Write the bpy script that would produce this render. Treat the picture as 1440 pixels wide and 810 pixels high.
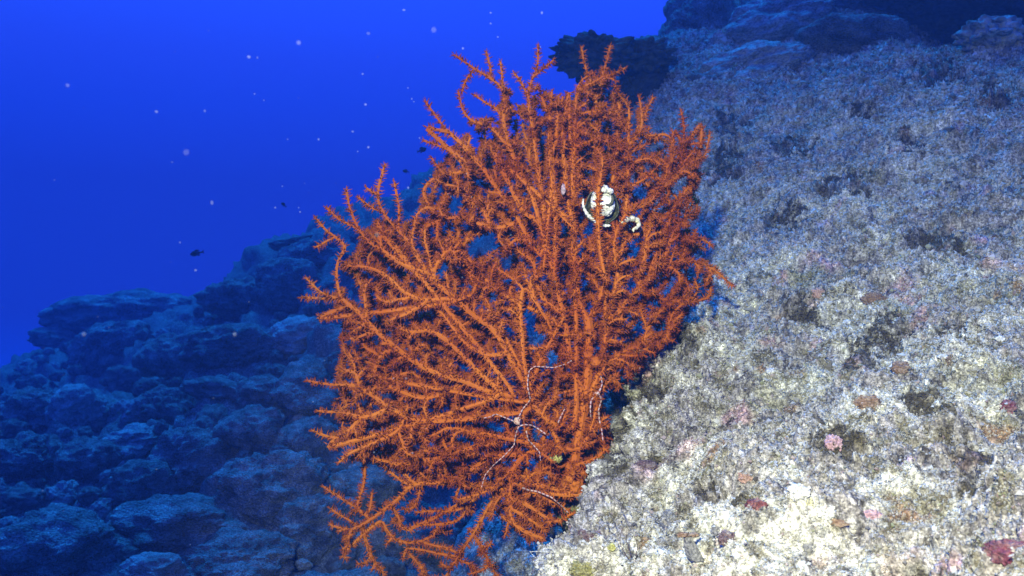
import bpy, math, random
import numpy as np
from mathutils import Vector

for o in list(bpy.data.objects):
    bpy.data.objects.remove(o)
SC = bpy.context.scene
COL = SC.collection
rng = np.random.default_rng(11)
random.seed(11)
R = math.radians

# ------------------------------------------------------------------ camera
cam = bpy.data.objects.new('camera', bpy.data.cameras.new('camera'))
COL.objects.link(cam)
cam.location = (0, 0, 0)
cam.rotation_euler = (R(90), 0, 0)
cam.data.sensor_width = 36
cam.data.lens = 30
cam.data.clip_start = 0.02
cam.data.clip_end = 200
cam.data.dof.use_dof = True
cam.data.dof.focus_distance = 1.5
cam.data.dof.aperture_fstop = 10
SC.camera = cam

# ------------------------------------------------------------------ open water all round, lit from the surface
world = bpy.data.worlds.new('World')
SC.world = world
world.use_nodes = True
nt = world.node_tree
bg = nt.nodes['Background']
tc = nt.nodes.new('ShaderNodeTexCoord')
sep = nt.nodes.new('ShaderNodeSeparateXYZ')
mr = nt.nodes.new('ShaderNodeMapRange')
mr.inputs['From Min'].default_value = -1
mr.inputs['From Max'].default_value = 1
ramp = nt.nodes.new('ShaderNodeValToRGB')
els = ramp.color_ramp.elements
stops = [(0.00, (0.000, 0.004, 0.05)), (0.40, (0.005, 0.030, 0.36)), (0.455, (0.009, 0.056, 0.66)),
         (0.487, (0.021, 0.038, 0.46)),
         (0.56, (0.026, 0.037, 0.50)), (0.625, (0.036, 0.066, 0.86)), (0.68, (0.034, 0.110, 1.30)),
         (0.85, (0.030, 0.18, 1.3)), (1.00, (0.05, 0.30, 1.6))]
while len(els) < len(stops):
    els.new(0.5)
for e, (p, c) in zip(els, stops):
    e.position = p
    e.color = (*c, 1)
nt.links.new(tc.outputs['Generated'], sep.inputs[0])
nt.links.new(sep.outputs['Z'], mr.inputs['Value'])
nt.links.new(mr.outputs[0], ramp.inputs[0])
nt.links.new(ramp.outputs[0], bg.inputs['Color'])
bg.inputs['Strength'].default_value = 1.0

sun = bpy.data.objects.new('sun', bpy.data.lights.new('sun', 'SUN'))
COL.objects.link(sun)
sun.data.energy = 5.0
sun.data.angle = R(18)
sun.data.color = (0.02, 0.36, 1.0)
sun.rotation_euler = (R(-28), R(-12), 0)

# the diver's video light, held left of the camera
lamp = bpy.data.objects.new('video_light', bpy.data.lights.new('video_light', 'SPOT'))
COL.objects.link(lamp)
lamp.location = (-0.24, -0.50, 0.48)
lamp.data.energy = 440
lamp.data.color = (1.0, 0.87, 0.56)
lamp.data.spot_size = R(66)
lamp.data.spot_blend = 1.0
lamp.data.shadow_soft_size = 0.035
lamp.rotation_euler = (Vector((0.34, 1.4, -0.16)) - lamp.location).to_track_quat('-Z', 'Y').to_euler()

SC.view_settings.view_transform = 'Standard'
SC.view_settings.look = 'None'
SC.view_settings.exposure = 0
SC.view_settings.gamma = 1
SC.render.engine = 'CYCLES'
SC.cycles.use_denoising = True
SC.cycles.max_bounces = 5
SC.cycles.diffuse_bounces = 3
SC.cycles.volume_bounces = 0
SC.cycles.sample_clamp_indirect = 4


# ------------------------------------------------------------------ helpers
def P(px, py, d):
    """point of the place seen at photo pixel (px, py), d metres ahead"""
    return np.array([(px - 720) / 1200 * d, d, (405 - py) / 1200 * d])


def tag(o, label=None, cat=None, group=None, kind=None):
    if label: o['label'] = label
    if cat: o['category'] = cat
    if group: o['group'] = group
    if kind: o['kind'] = kind
    return o


def link(name, me, mat=None, parent=None, loc=None):
    o = bpy.data.objects.new(name, me)
    COL.objects.link(o)
    if mat and me is not None and not me.materials:
        me.materials.append(mat)
    if parent: o.parent = parent
    if loc is not None: o.location = loc
    return o


def mesh(name, V, F, smooth=True, attrs=None):
    """V (n,3); F list of int arrays, each (m,3) or (m,4)"""
    me = bpy.data.meshes.new(name)
    V = np.asarray(V, dtype=np.float32)
    if not isinstance(F, (list, tuple)): F = [F]
    F = [np.asarray(f, dtype=np.int32) for f in F if len(f)]
    me.vertices.add(len(V))
    me.vertices.foreach_set('co', V.ravel())
    loops = np.concatenate([f.ravel() for f in F])
    tot = np.concatenate([np.full(len(f), f.shape[1], dtype=np.int32) for f in F])
    start = np.concatenate([[0], np.cumsum(tot)[:-1]]).astype(np.int32)
    me.loops.add(len(loops))
    me.loops.foreach_set('vertex_index', loops)
    me.polygons.add(len(tot))
    me.polygons.foreach_set('loop_start', start)
    me.polygons.foreach_set('loop_total', tot)
    me.polygons.foreach_set('use_smooth', np.full(len(tot), smooth))
    for k, a in (attrs or {}).items():
        a = np.asarray(a, dtype=np.float32)
        if a.ndim == 1:
            at = me.attributes.new(k, 'FLOAT', 'POINT')
            at.data.foreach_set('value', a)
        else:
            at = me.attributes.new(k, 'FLOAT_COLOR', 'POINT')
            at.data.foreach_set('color', np.hstack([a, np.ones((len(a), 1), np.float32)]).astype(np.float32).ravel())
    me.update(calc_edges=True)
    me.validate()
    return me


_perm = np.random.default_rng(3).permutation(256).astype(np.int32)
_perm = np.concatenate([_perm, _perm, _perm])
_g = np.random.default_rng(5).normal(size=(256, 3))
_g /= np.linalg.norm(_g, axis=1)[:, None]
_g = _g.astype(np.float32)


def perlin(p):
    p = np.asarray(p, dtype=np.float32)
    i = np.floor(p).astype(np.int32)
    f = p - i
    i &= 255
    w = f * f * f * (f * (f * 6 - 15) + 10)
    out = 0
    for dx in (0, 1):
        wx = w[:, 0] if dx else 1 - w[:, 0]
        for dy in (0, 1):
            wy = w[:, 1] if dy else 1 - w[:, 1]
            for dz in (0, 1):
                wz = w[:, 2] if dz else 1 - w[:, 2]
                h = _perm[_perm[_perm[(i[:, 0] + dx) & 255] + ((i[:, 1] + dy) & 255)] + ((i[:, 2] + dz) & 255)]
                g = _g[h]
                dot = g[:, 0] * (f[:, 0] - dx) + g[:, 1] * (f[:, 1] - dy) + g[:, 2] * (f[:, 2] - dz)
                out = out + wx * wy * wz * dot
    return out * 1.6


def fbm(p, freq, octs=3, gain=0.5):
    p = np.asarray(p, dtype=np.float32)
    s, a = 0, 1.0
    for k in range(octs):
        s = s + a * perlin(p * (freq * 2.03 ** k) + 17.3 * k)
        a *= gain
    return s


def worley(p, freq, seed=0, jitter=0.9):
    """distance to the nearest of one jittered point per cell"""
    p = np.asarray(p, dtype=np.float32) * freq + seed * 7.1
    i = np.floor(p).astype(np.int32)
    best = np.full(len(p), 9.0, dtype=np.float32)
    for dx in (-1, 0, 1):
        for dy in (-1, 0, 1):
            for dz in (-1, 0, 1):
                c = i + np.array([dx, dy, dz], dtype=np.int32)
                h = _perm[_perm[_perm[c[:, 0] & 255] + (c[:, 1] & 255)] + (c[:, 2] & 255)]
                q = c + 0.5 + _g[h] * 0.5 * jitter
                best = np.minimum(best, ((q - p) ** 2).sum(1))
    return np.sqrt(best)


def normals_grid(V, nr, nc):
    G = V.reshape(nr, nc, 3)
    du = np.gradient(G, axis=1)
    dv = np.gradient(G, axis=0)
    n = np.cross(du, dv).reshape(-1, 3)
    n /= np.linalg.norm(n, axis=1)[:, None] + 1e-12
    return n


# ------------------------------------------------------------------ materials
def principled(name, rough=0.85, spec=0.25):
    m = bpy.data.materials.new(name)
    m.use_nodes = True
    b = m.node_tree.nodes['Principled BSDF']
    b.inputs['Roughness'].default_value = rough
    b.inputs['Specular IOR Level'].default_value = spec
    return m, m.node_tree, b


def noisy(name, cols, scale=8, rough=0.9, bump=0.4, bscale=40, bdist=0.01, spec=0.15, coords='Object', detail=6):
    """a mottled surface: noise picks between colours; fine noise bumps it"""
    m, t, b = principled(name, rough, spec)
    tcn = t.nodes.new('ShaderNodeTexCoord')
    n = t.nodes.new('ShaderNodeTexNoise')
    n.inputs['Scale'].default_value = scale
    n.inputs['Detail'].default_value = detail
    n.inputs['Roughness'].default_value = 0.65
    t.links.new(tcn.outputs[coords], n.inputs['Vector'])
    r = t.nodes.new('ShaderNodeValToRGB')
    e = r.color_ramp.elements
    while len(e) < len(cols):
        e.new(0.5)
    for k, c in enumerate(cols):
        e[k].position = 0.28 + 0.44 * k / max(1, len(cols) - 1)
        e[k].color = (*c, 1)
    t.links.new(n.outputs['Fac'], r.inputs[0])
    ng = t.nodes.new('ShaderNodeTexNoise')
    ng.inputs['Scale'].default_value = bscale * 1.3
    ng.inputs['Detail'].default_value = 4
    t.links.new(tcn.outputs[coords], ng.inputs['Vector'])
    mg = t.nodes.new('ShaderNodeMapRange')
    mg.inputs['From Min'].default_value = .34; mg.inputs['From Max'].default_value = .66
    mg.inputs['To Min'].default_value = .5; mg.inputs['To Max'].default_value = 1.4
    t.links.new(ng.outputs['Fac'], mg.inputs['Value'])
    xg = t.nodes.new('ShaderNodeVectorMath'); xg.operation = 'SCALE'
    t.links.new(r.outputs[0], xg.inputs[0]); t.links.new(mg.outputs[0], xg.inputs['Scale'])
    t.links.new(xg.outputs[0], b.inputs['Base Color'])
    n2 = t.nodes.new('ShaderNodeTexNoise')
    n2.inputs['Scale'].default_value = bscale
    n2.inputs['Detail'].default_value = 5
    t.links.new(tcn.outputs[coords], n2.inputs['Vector'])
    bp = t.nodes.new('ShaderNodeBump')
    bp.inputs['Strength'].default_value = bump
    bp.inputs['Distance'].default_value = bdist
    t.links.new(n2.outputs['Fac'], bp.inputs['Height'])
    t.links.new(bp.outputs[0], b.inputs['Normal'])
    return m


def attr_mat(name, attr='tint', rough=0.9, spec=0.1, bump=0.0, bscale=200, bdist=0.003, trans=0.0):
    m, t, b = principled(name, rough, spec)
    a = t.nodes.new('ShaderNodeAttribute')
    a.attribute_name = attr
    t.links.new(a.outputs['Color'], b.inputs['Base Color'])
    if bump:
        tcn = t.nodes.new('ShaderNodeTexCoord')
        n2 = t.nodes.new('ShaderNodeTexNoise')
        n2.inputs['Scale'].default_value = bscale
        n2.inputs['Detail'].default_value = 4
        t.links.new(tcn.outputs['Object'], n2.inputs['Vector'])
        bp = t.nodes.new('ShaderNodeBump')
        bp.inputs['Strength'].default_value = bump
        bp.inputs['Distance'].default_value = bdist
        t.links.new(n2.outputs['Fac'], bp.inputs['Height'])
        t.links.new(bp.outputs[0], b.inputs['Normal'])
    if trans:
        tr = t.nodes.new('ShaderNodeBsdfTranslucent')
        t.links.new(a.outputs['Color'], tr.inputs['Color'])
        mx = t.nodes.new('ShaderNodeMixShader')
        mx.inputs[0].default_value = trans
        t.links.new(b.outputs[0], mx.inputs[1])
        t.links.new(tr.outputs[0], mx.inputs[2])
        t.links.new(mx.outputs[0], t.nodes['Material Output'].inputs['Surface'])
    return m


# ------------------------------------------------------------------ the reef slope: one sheet of terrain
# control points: bearing u = x/y, ln(distance), height per metre of distance
CP = [  # near rock, right
    (770, 815, 1.20), (800, 778, 1.25), (836, 690, 1.42), (836, 640, 1.54), (860, 558, 1.71), (898, 500, 1.86), (972, 446, 1.98),
    (1440, 815, .72), (1200, 810, .86), (1000, 810, 1.0), (880, 812, 1.12), (900, 700, 1.28), (1000, 600, 1.42), (1000, 700, 1.16),
    (1200, 600, 1.26), (1200, 700, 1.03), (1440, 600, 1.10), (1440, 700, .90), (1100, 500, 1.66), (1200, 400, 1.86), (1440, 400, 1.62),
    (1100, 350, 2.2), (1300, 200, 2.55), (1440, 200, 2.35), (1200, 150, 3.0), (1050, 210, 3.1), (1050, 290, 2.65), (1000, 345, 2.5),
    (960, 215, 3.3), (905, 160, 3.7), (1250, 78, 3.5), (1440, 45, 3.2), (1040, 112, 3.8), (960, 140, 3.7), (1600, 40, 3.0), (1600, 400, 1.4), (1600, 815, .6), (1800, 400, 1.2), (1800, 0, 3.0),
    (1100, 70, 4.3), (1220, 45, 4.4), (945, 70, 4.6), (1000, 25, 5.0), (1160, -20, 5.2), (1350, 90, 4.0), (1450, 75, 3.9), (1600, 75, 4.0), (1400, 90, 5.0), (1700, 80, 5.0),
    (1000, 60, 8.0), (1300, 60, 8.0), (1700, 60, 8.0), (1000, 80, 14), (1500, 60, 14),
    # the far slope falling away to the left
    (0, 830, 2.7), (100, 770, 3.0), (250, 760, 3.0), (400, 790, 2.9), (480, 715, 3.3), (250, 650, 3.6), (60, 640, 4.0), (400, 600, 3.6),
    (650, 800, 2.8), (560, 740, 3.1), (60, 575, 6.2), (200, 560, 5.0), (340, 500, 5.2), (430, 470, 4.6), (230, 485, 7.0), (60, 500, 9.0), (150, 462, 9.0),
    (240, 440, 8.6), (330, 392, 7.6), (400, 345, 7.2), (450, 332, 7.2), (520, 308, 7.0), (600, 268, 6.8), (700, 240, 6.4), (800, 205, 5.8), (860, 150, 5.2),
    (640, 380, 5.0), (560, 480, 4.0), (600, 600, 3.6), (700, 620, 3.1), (740, 300, 4.8), (820, 330, 3.8),
    (860, 300, 3.4), (900, 250, 3.4), (930, 360, 2.7), (850, 440, 2.6), (790, 520, 2.5),
    (-200, 830, 2.6), (-200, 640, 4.2), (-150, 560, 7.5), (0, 556, 10), (-300, 600, 10), (-600, 800, 3.0), (-600, 640, 8),
    (0, 600, 13), (150, 540, 13), (300, 470, 13), (450, 420, 13), (600, 330, 13), (750, 260, 13), (-600, 700, 13),
    # gully below the rock's left edge, where the sea fan stands
    (735, 1000, 1.20), (770, 920, 1.36), (650, 1000, 1.45), (740, 860, 1.62), (800, 760, 1.75), (835, 640, 1.98), (895, 540, 2.25), (600, 870, 2.3),
    (560, 1100, 1.3), (300, 1000, 1.7), (0, 1150, 1.5), (-300, 1000, 1.8), (700, 1400, .8), (300, 1600, .8), (-500, 1600, 0.9),
    (1000, 1000, .72), (1300, 1050, .55), (800, 1080, .98), (1600, 1100, .45), (820, 1500, .60), (1000, 1500, .45), (1300, 1500, .36),
    (720, 2000, .5), (-500, 2400, .5), (200, 2400, .5), (1700, 1500, .34),
]
cp = np.array(CP, dtype=np.float64)
Q = np.stack([(cp[:, 0] - 720) / 1200, np.log(cp[:, 2]) * 0.6], 1)
W = (405 - cp[:, 1]) / 1200


def _phi(r):
    return r * r * np.log(r + 1e-9)


A = _phi(np.linalg.norm(Q[:, None] - Q[None], axis=2)) + np.eye(len(Q)) * 4e-4
Pm = np.hstack([np.ones((len(Q), 1)), Q])
S = np.block([[A, Pm], [Pm.T, np.zeros((3, 3))]])
sol = np.linalg.solve(S, np.concatenate([W, np.zeros(3)]))


def base_w(u, lv):
    out = np.empty(len(u))
    for s in range(0, len(u), 60000):
        q = np.stack([u[s:s + 60000], lv[s:s + 60000] * 0.6], 1)
        r = np.linalg.norm(q[:, None] - Q[None], axis=2)
        out[s:s + 60000] = _phi(r) @ sol[:len(Q)] + sol[len(Q)] + q @ sol[len(Q) + 1:]
    return out


def bilerp(C, cu, cv, U, V):
    iu = np.clip(np.searchsorted(cu, U) - 1, 0, len(cu) - 2)
    iv = np.clip(np.searchsorted(cv, V) - 1, 0, len(cv) - 2)
    fu = ((U - cu[iu]) / (cu[iu + 1] - cu[iu]))[None, :]
    fv = ((V - cv[iv]) / (cv[iv + 1] - cv[iv]))[:, None]
    a = C[np.ix_(iv, iu)]; b = C[np.ix_(iv, iu + 1)]; c = C[np.ix_(iv + 1, iu)]; d = C[np.ix_(iv + 1, iu + 1)]
    return a * (1 - fu) * (1 - fv) + b * fu * (1 - fv) + c * (1 - fu) * fv + d * fu * fv


cu = np.linspace(-1.15, 1.0, 216)
cv = np.linspace(math.log(.40), math.log(13.5), 180)
CU, CV = np.meshgrid(cu, cv)
COARSE = base_w(CU.ravel(), CV.ravel()).reshape(CU.shape)
U = np.concatenate([np.arange(-1.14, -0.02, 0.0042), np.arange(-0.02, 0.66, 0.00125), np.arange(0.66, 0.99, 0.0042)])
Vv = np.concatenate([np.arange(math.log(.41), math.log(.62), .008), np.arange(math.log(.62), math.log(2.2), .0020),
                     np.arange(math.log(2.2), math.log(4.6), .0036), np.arange(math.log(4.6), math.log(13.3), .009)])
nr, nc = len(Vv), len(U)
WW = bilerp(COARSE, cu, cv, U, Vv)
D = np.exp(Vv)[:, None] * np.ones((1, nc))
TV = np.stack([U[None, :] * D, D, WW * D], 2).reshape(-1, 3)
n0 = normals_grid(TV, nr, nc)
Df = D.ravel()
Uf = np.broadcast_to(U[None, :], (nr, nc)).ravel()
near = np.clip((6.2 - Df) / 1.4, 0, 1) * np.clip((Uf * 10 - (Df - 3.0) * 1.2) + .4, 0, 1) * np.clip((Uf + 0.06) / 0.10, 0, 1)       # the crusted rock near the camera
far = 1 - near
def mixc(a, b, f):
    return a * (1 - f[:, None]) + np.array(b)[None, :] * f[:, None]


def sstep(x, a, b):
    t = np.clip((x - a) / (b - a), 0, 1)
    return t * t * (3 - 2 * t)


disp = np.zeros(len(TV), dtype=np.float32)
disp += (0.20 * (0.55 - worley(TV, 1.15, 1)) + 0.08 * (0.5 - worley(TV, 2.6, 2)) + 0.05 * fbm(TV, 4.5, 3)) * far * np.clip(Df / 3, .4, 1.3)
disp += far * (0.09 * (.5 - worley(TV, 5, 9)) + 0.035 * fbm(TV + 1, 9, 2) + 0.020 * fbm(TV + 6, 24, 2)) * np.clip(Df / 4, .5, 1.3)
TX0 = 720 + 1200 * TV[:, 0] / TV[:, 1]; TY0 = 405 - 1200 * TV[:, 2] / TV[:, 1]
# brown patches and dents, with crevice and fan shade painted into the tint (where the photograph has them), sizes in photo pixels
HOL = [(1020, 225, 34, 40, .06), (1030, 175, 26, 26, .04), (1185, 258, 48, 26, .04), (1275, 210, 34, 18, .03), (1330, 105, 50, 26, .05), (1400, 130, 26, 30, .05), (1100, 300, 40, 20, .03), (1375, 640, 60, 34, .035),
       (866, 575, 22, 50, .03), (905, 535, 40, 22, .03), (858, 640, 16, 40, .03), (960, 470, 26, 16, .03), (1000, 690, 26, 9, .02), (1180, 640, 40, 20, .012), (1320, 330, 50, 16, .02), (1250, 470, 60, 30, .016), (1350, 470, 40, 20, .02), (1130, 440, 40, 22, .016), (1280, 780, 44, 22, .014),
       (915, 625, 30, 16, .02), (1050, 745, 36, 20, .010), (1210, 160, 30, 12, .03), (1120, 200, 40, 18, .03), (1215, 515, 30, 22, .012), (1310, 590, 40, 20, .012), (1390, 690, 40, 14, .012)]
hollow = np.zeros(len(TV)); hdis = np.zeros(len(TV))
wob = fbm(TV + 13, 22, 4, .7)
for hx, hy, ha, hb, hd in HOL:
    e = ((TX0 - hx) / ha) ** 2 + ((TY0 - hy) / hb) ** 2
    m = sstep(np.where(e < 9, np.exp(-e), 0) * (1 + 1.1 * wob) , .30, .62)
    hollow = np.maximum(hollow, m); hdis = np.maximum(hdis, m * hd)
disp -= .45 * hdis * near
lump = fbm(TV, 2.6, 2)
disp += near * (0.034 * lump + 0.030 * fbm(TV, 7.5, 2))
crag = fbm(TV + 5, 17, 2)
disp += near * (0.023 * crag - 0.016 * np.clip(-fbm(TV + 9, 10, 2) - 0.28, 0, 1))
disp += near * (0.0095 * fbm(TV + 2, 48, 2) - 0.010 * np.clip(-fbm(TV + 4, 34, 2) - .15, 0, .6) + 0.0075 * fbm(TV + 3, 120, 2, .6) * np.clip(1.9 / Df, 0.5, 1) - 0.005 * np.clip(.42 - worley(TV, 62, 4), 0, 1) - 0.012 * np.clip(.40 - worley(TV, 24, 6), 0, 1))
TV = TV + n0 * disp[:, None]
tn = normals_grid(TV, nr, nc)

# the crust's own colours: pale sand-filled turf with olive, rust, pink and dusky patches; hollow shade painted on top
m1 = fbm(TV + 31, 6, 3); m2 = fbm(TV + 47, 22, 3); m3 = fbm(TV + 61, 5, 2); m4 = fbm(TV + 77, 80, 2); m5 = fbm(TV + 83, 9, 2)


col = np.tile(np.array([[.27, .245, .23]]), (len(TV), 1))
col = mixc(col, (.60, .585, .53), sstep(m1, -.2, .5) * .85)
col = mixc(col, (.12, .105, .065), sstep(m2, .12, .5) * .85)
col = mixc(col, (.31, .30, .16), sstep(m3, .15, .6) * .35)
col = mixc(col, (.46, .25, .30), sstep(m5, .42, .75) * .55)
col = mixc(col, (.26, .13, .07), sstep(-m5 + m2 * .4, .55, .9) * .6)
col = mixc(col, (.07, .06, .055), sstep(-m2 - m4 * .3, .25, .6) * .8)
col = mixc(col, (.62, .60, .56), sstep(m4, .35, .8) * .5)
col = mixc(col, (.060, .050, .030), np.clip(hollow, 0, 1) * .85 * (.6 + .4 * sstep(m2, -.3, .3)))  # hollows painted near-black brown, partly standing in for their shade
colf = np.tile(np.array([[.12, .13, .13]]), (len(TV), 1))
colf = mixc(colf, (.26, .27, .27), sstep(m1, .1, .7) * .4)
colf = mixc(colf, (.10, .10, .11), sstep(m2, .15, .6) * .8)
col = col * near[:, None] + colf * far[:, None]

idx = np.arange(nr * nc).reshape(nr, nc)
TF = np.stack([idx[:-1, :-1], idx[:-1, 1:], idx[1:, 1:], idx[1:, :-1]], 2).reshape(-1, 4)
M_reef = attr_mat('reef_crust', 'tint', rough=0.95, spec=0.04, bump=0.45, bscale=260, bdist=0.004)
_t = M_reef.node_tree
_b = _t.nodes['Principled BSDF']
_src = _b.inputs['Base Color'].links[0].from_socket
_tc = _t.nodes.new('ShaderNodeTexCoord')
_prev = _src
for sc_, lo, hi in ((170, .45, 1.5), (420, .55, 1.45), (60, .7, 1.25)):
    _n = _t.nodes.new('ShaderNodeTexNoise'); _n.inputs['Scale'].default_value = sc_; _n.inputs['Detail'].default_value = 3
    _t.links.new(_tc.outputs['Object'], _n.inputs['Vector'])
    _m = _t.nodes.new('ShaderNodeMapRange'); _m.inputs['From Min'].default_value = .36; _m.inputs['From Max'].default_value = .64
    _m.inputs['To Min'].default_value = lo; _m.inputs['To Max'].default_value = hi
    _t.links.new(_n.outputs['Fac'], _m.inputs['Value'])
    _x = _t.nodes.new('ShaderNodeVectorMath'); _x.operation = 'SCALE'
    _t.links.new(_prev, _x.inputs[0]); _t.links.new(_m.outputs[0], _x.inputs['Scale'])
    _prev = _x.outputs[0]
_t.links.new(_prev, _b.inputs['Base Color'])
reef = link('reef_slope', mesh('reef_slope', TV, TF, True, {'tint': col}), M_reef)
tag(reef, kind='structure')

TPX = 720 + 1200 * TV[:, 0] / TV[:, 1]
TPY = 405 - 1200 * TV[:, 2] / TV[:, 1]


def ground(px, py, rad=5):
    """index of the terrain vertex first met in that direction from the camera"""
    for r in (rad, rad * 2.5, rad * 6, rad * 15):
        k = np.where((abs(TPX - px) < r) & (abs(TPY - py) < r))[0]
        if len(k):
            return k[np.argmin(Df[k])]
    return None


# ------------------------------------------------------------------ turf flakes and grit on the near rock
def make_turf(n=210000, ng=280000):
    """curled strands and grit: the fuzzy crust of algae and sand"""
    w = near * (Uf > -0.02) * (Uf < .70) * (Df > .6) * (Df < 5.8)
    w = w * (0.00125 * np.gradient(Vv)[:, None] * np.ones((1, nc))).ravel()
    w = w * (0.30 + sstep(m1 + m2 * .6, -.4, .5))
    w /= w.sum()
    pal = np.array([(.66, .64, .60), (.50, .48, .42), (.36, .32, .25), (.24, .22, .12), (.09, .08, .065), (.44, .31, .31), (.76, .75, .73), (.38, .40, .20)])
    k = rng.choice(len(TV), n, p=w)
    p = TV[k] - tn[k] * .0015; nn = tn[k]; d = Df[k]
    t = rng.normal(size=(n, 3)); t -= (t * nn).sum(1)[:, None] * nn; t /= np.linalg.norm(t, axis=1)[:, None]
    ax = t + nn * rng.uniform(-.1, .9, n)[:, None]; ax /= np.linalg.norm(ax, axis=1)[:, None]
    side = np.cross(ax, nn + .4 * rng.normal(size=(n, 3))); side /= np.linalg.norm(side, axis=1)[:, None]
    sc = np.clip(d / 1.3, .75, 3.6)
    L = (np.minimum(rng.gamma(2.0, 1.0, n) * 0.0014 + 0.0016, .009) * sc)[:, None]
    wd = np.minimum(L * rng.uniform(.2, .6, (n, 1)), .0026 * sc[:, None])
    up = np.cross(side, ax)
    cur = rng.uniform(-.9, .9, (n, 1)); sw = rng.uniform(-.5, .5, (n, 1))
    q = []
    for f, wf in ((0, 1), (.35, 1.05), (.7, .85), (1, .25)):
        c = p + ax * L * (f - .18 * f * f * np.abs(cur)) + up * L * cur * f * f * .8 + side * L * sw * f * f
        q += [c - side * wd * .5 * wf, c + side * wd * .5 * wf]
    V = np.stack(q, 1).reshape(-1, 3)
    o = np.arange(n)[:, None] * 8
    F = np.concatenate([o + np.array([[a, a + 1, a + 3, a + 2]]) for a in (0, 2, 4)])
    pick = rng.choice(len(pal), n, p=[.25, .21, .16, .09, .13, .05, .07, .04])
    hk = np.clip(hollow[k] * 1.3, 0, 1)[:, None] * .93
    cc = (0.5 * pal[pick] + 0.5 * col[k]) * (1 - hk) + np.array([[.055, .045, .026]]) * hk  # strands take on the painted shade of the hollows
    C = np.repeat(cc, 8, axis=0)
    # grit: little lumps of sand and shell hash
    k = rng.choice(len(TV), ng, p=w)
    r = (rng.gamma(1.5, 1.0, ng) * .00050 + .0006) * np.clip(Df[k] / 1.3, .75, 3.6)
    oc = np.array([(1, 0, 0), (-1, 0, 0), (0, 1, 0), (0, -1, 0), (0, 0, 1), (0, 0, -1.)])
    Vg = (TV[k] + tn[k] * (r * .6)[:, None])[:, None, :] + (oc[None] + rng.normal(size=(ng, 6, 3)) * .25) * (r[:, None] * rng.uniform(.6, 1.4, (ng, 3)))[:, None, :]
    of = np.array([(0, 2, 4), (2, 1, 4), (1, 3, 4), (3, 0, 4), (2, 0, 5), (1, 2, 5), (3, 1, 5), (0, 3, 5)])
    Fg = (np.arange(ng)[:, None, None] * 6 + of[None]).reshape(-1, 3) + len(V)
    pick = rng.choice(len(pal), ng, p=[.30, .18, .14, .06, .14, .05, .10, .03])
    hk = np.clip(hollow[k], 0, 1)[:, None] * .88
    cg = (0.5 * pal[pick] + 0.5 * col[k]) * (1 - hk) + np.array([[.055, .045, .026]]) * hk  # same painted hollow shade on the grit
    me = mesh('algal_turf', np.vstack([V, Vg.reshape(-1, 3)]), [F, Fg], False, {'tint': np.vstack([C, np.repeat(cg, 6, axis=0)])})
    return tag(link('algal_turf', me, attr_mat('turf_crust', 'tint', .95, .05, trans=.2)), kind='stuff')


make_turf()


# ------------------------------------------------------------------ rocks
def ico(sub):
    import bmesh
    bm = bmesh.new()
    bmesh.ops.create_icosphere(bm, subdivisions=sub, radius=1)
    V = np.array([v.co[:] for v in bm.verts]); F = np.array([[v.index for v in f.verts] for f in bm.faces])
    bm.free()
    return V, F


IV5, IF5 = ico(5)
IV4, IF4 = ico(4)
IV3, IF3 = ico(3)
IV6, IF6 = ico(6)


def rock_shape(V, seed, cuts=9, rough=0.10, flat=1.0):
    r = np.random.default_rng(seed)
    s = np.ones(len(V))
    for k in range(cuts):
        n = r.normal(size=3); n /= np.linalg.norm(n)
        d = r.uniform(.62, .92)
        dot = V @ n
        lim = np.where(dot > .05, d / np.maximum(dot, .05), 9)
        s = -np.log(np.exp(-14 * s) + np.exp(-14 * np.minimum(lim, 3))) / 14
    X = V * s[:, None]
    X = X * (1 + 0.20 * fbm(V + seed * 3.7, 1.3, 2)[:, None])
    X = X + V * (rough * fbm(V + seed * 1.9, 3.6, 4, .55))[:, None]
    X = X + V * (0.15 * (.5 - worley(V + seed, 1.9)) + .07 * (.5 - worley(V + seed * 2, 4.5)))[:, None]
    X = X + V * (.020 * fbm(V + seed * 2.2, 11, 2) + .012 * fbm(V + seed * .7, 26, 2))[:, None]
    X[:, 2] *= flat
    return X


M_rock = noisy('boulder_crust', [(.07, .075, .075), (.17, .18, .18), (.34, .35, .35), (.52, .53, .52)], scale=2.6, bump=0.9, bscale=26, bdist=0.08)
M_rockp = noisy('boulder_pale', [(.12, .13, .13), (.28, .29, .29), (.46, .46, .45)], scale=3.0, bump=0.6, bscale=22, bdist=0.05)
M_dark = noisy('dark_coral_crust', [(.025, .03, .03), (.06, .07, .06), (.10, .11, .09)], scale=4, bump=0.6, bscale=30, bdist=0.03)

ROCKS = []
for s in range(10):
    sh = rock_shape(IV6, 40 + s, cuts=6 + s % 5, rough=.055 + .02 * (s % 3))
    ROCKS.append(mesh('boulder', sh, IF6, True))
    ROCKS[-1].materials.append(M_rock)
ROCKSP = [ROCKS[k].copy() for k in (1, 4, 7)]
for me in ROCKSP:
    me.materials.clear(); me.materials.append(M_rockp)


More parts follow.
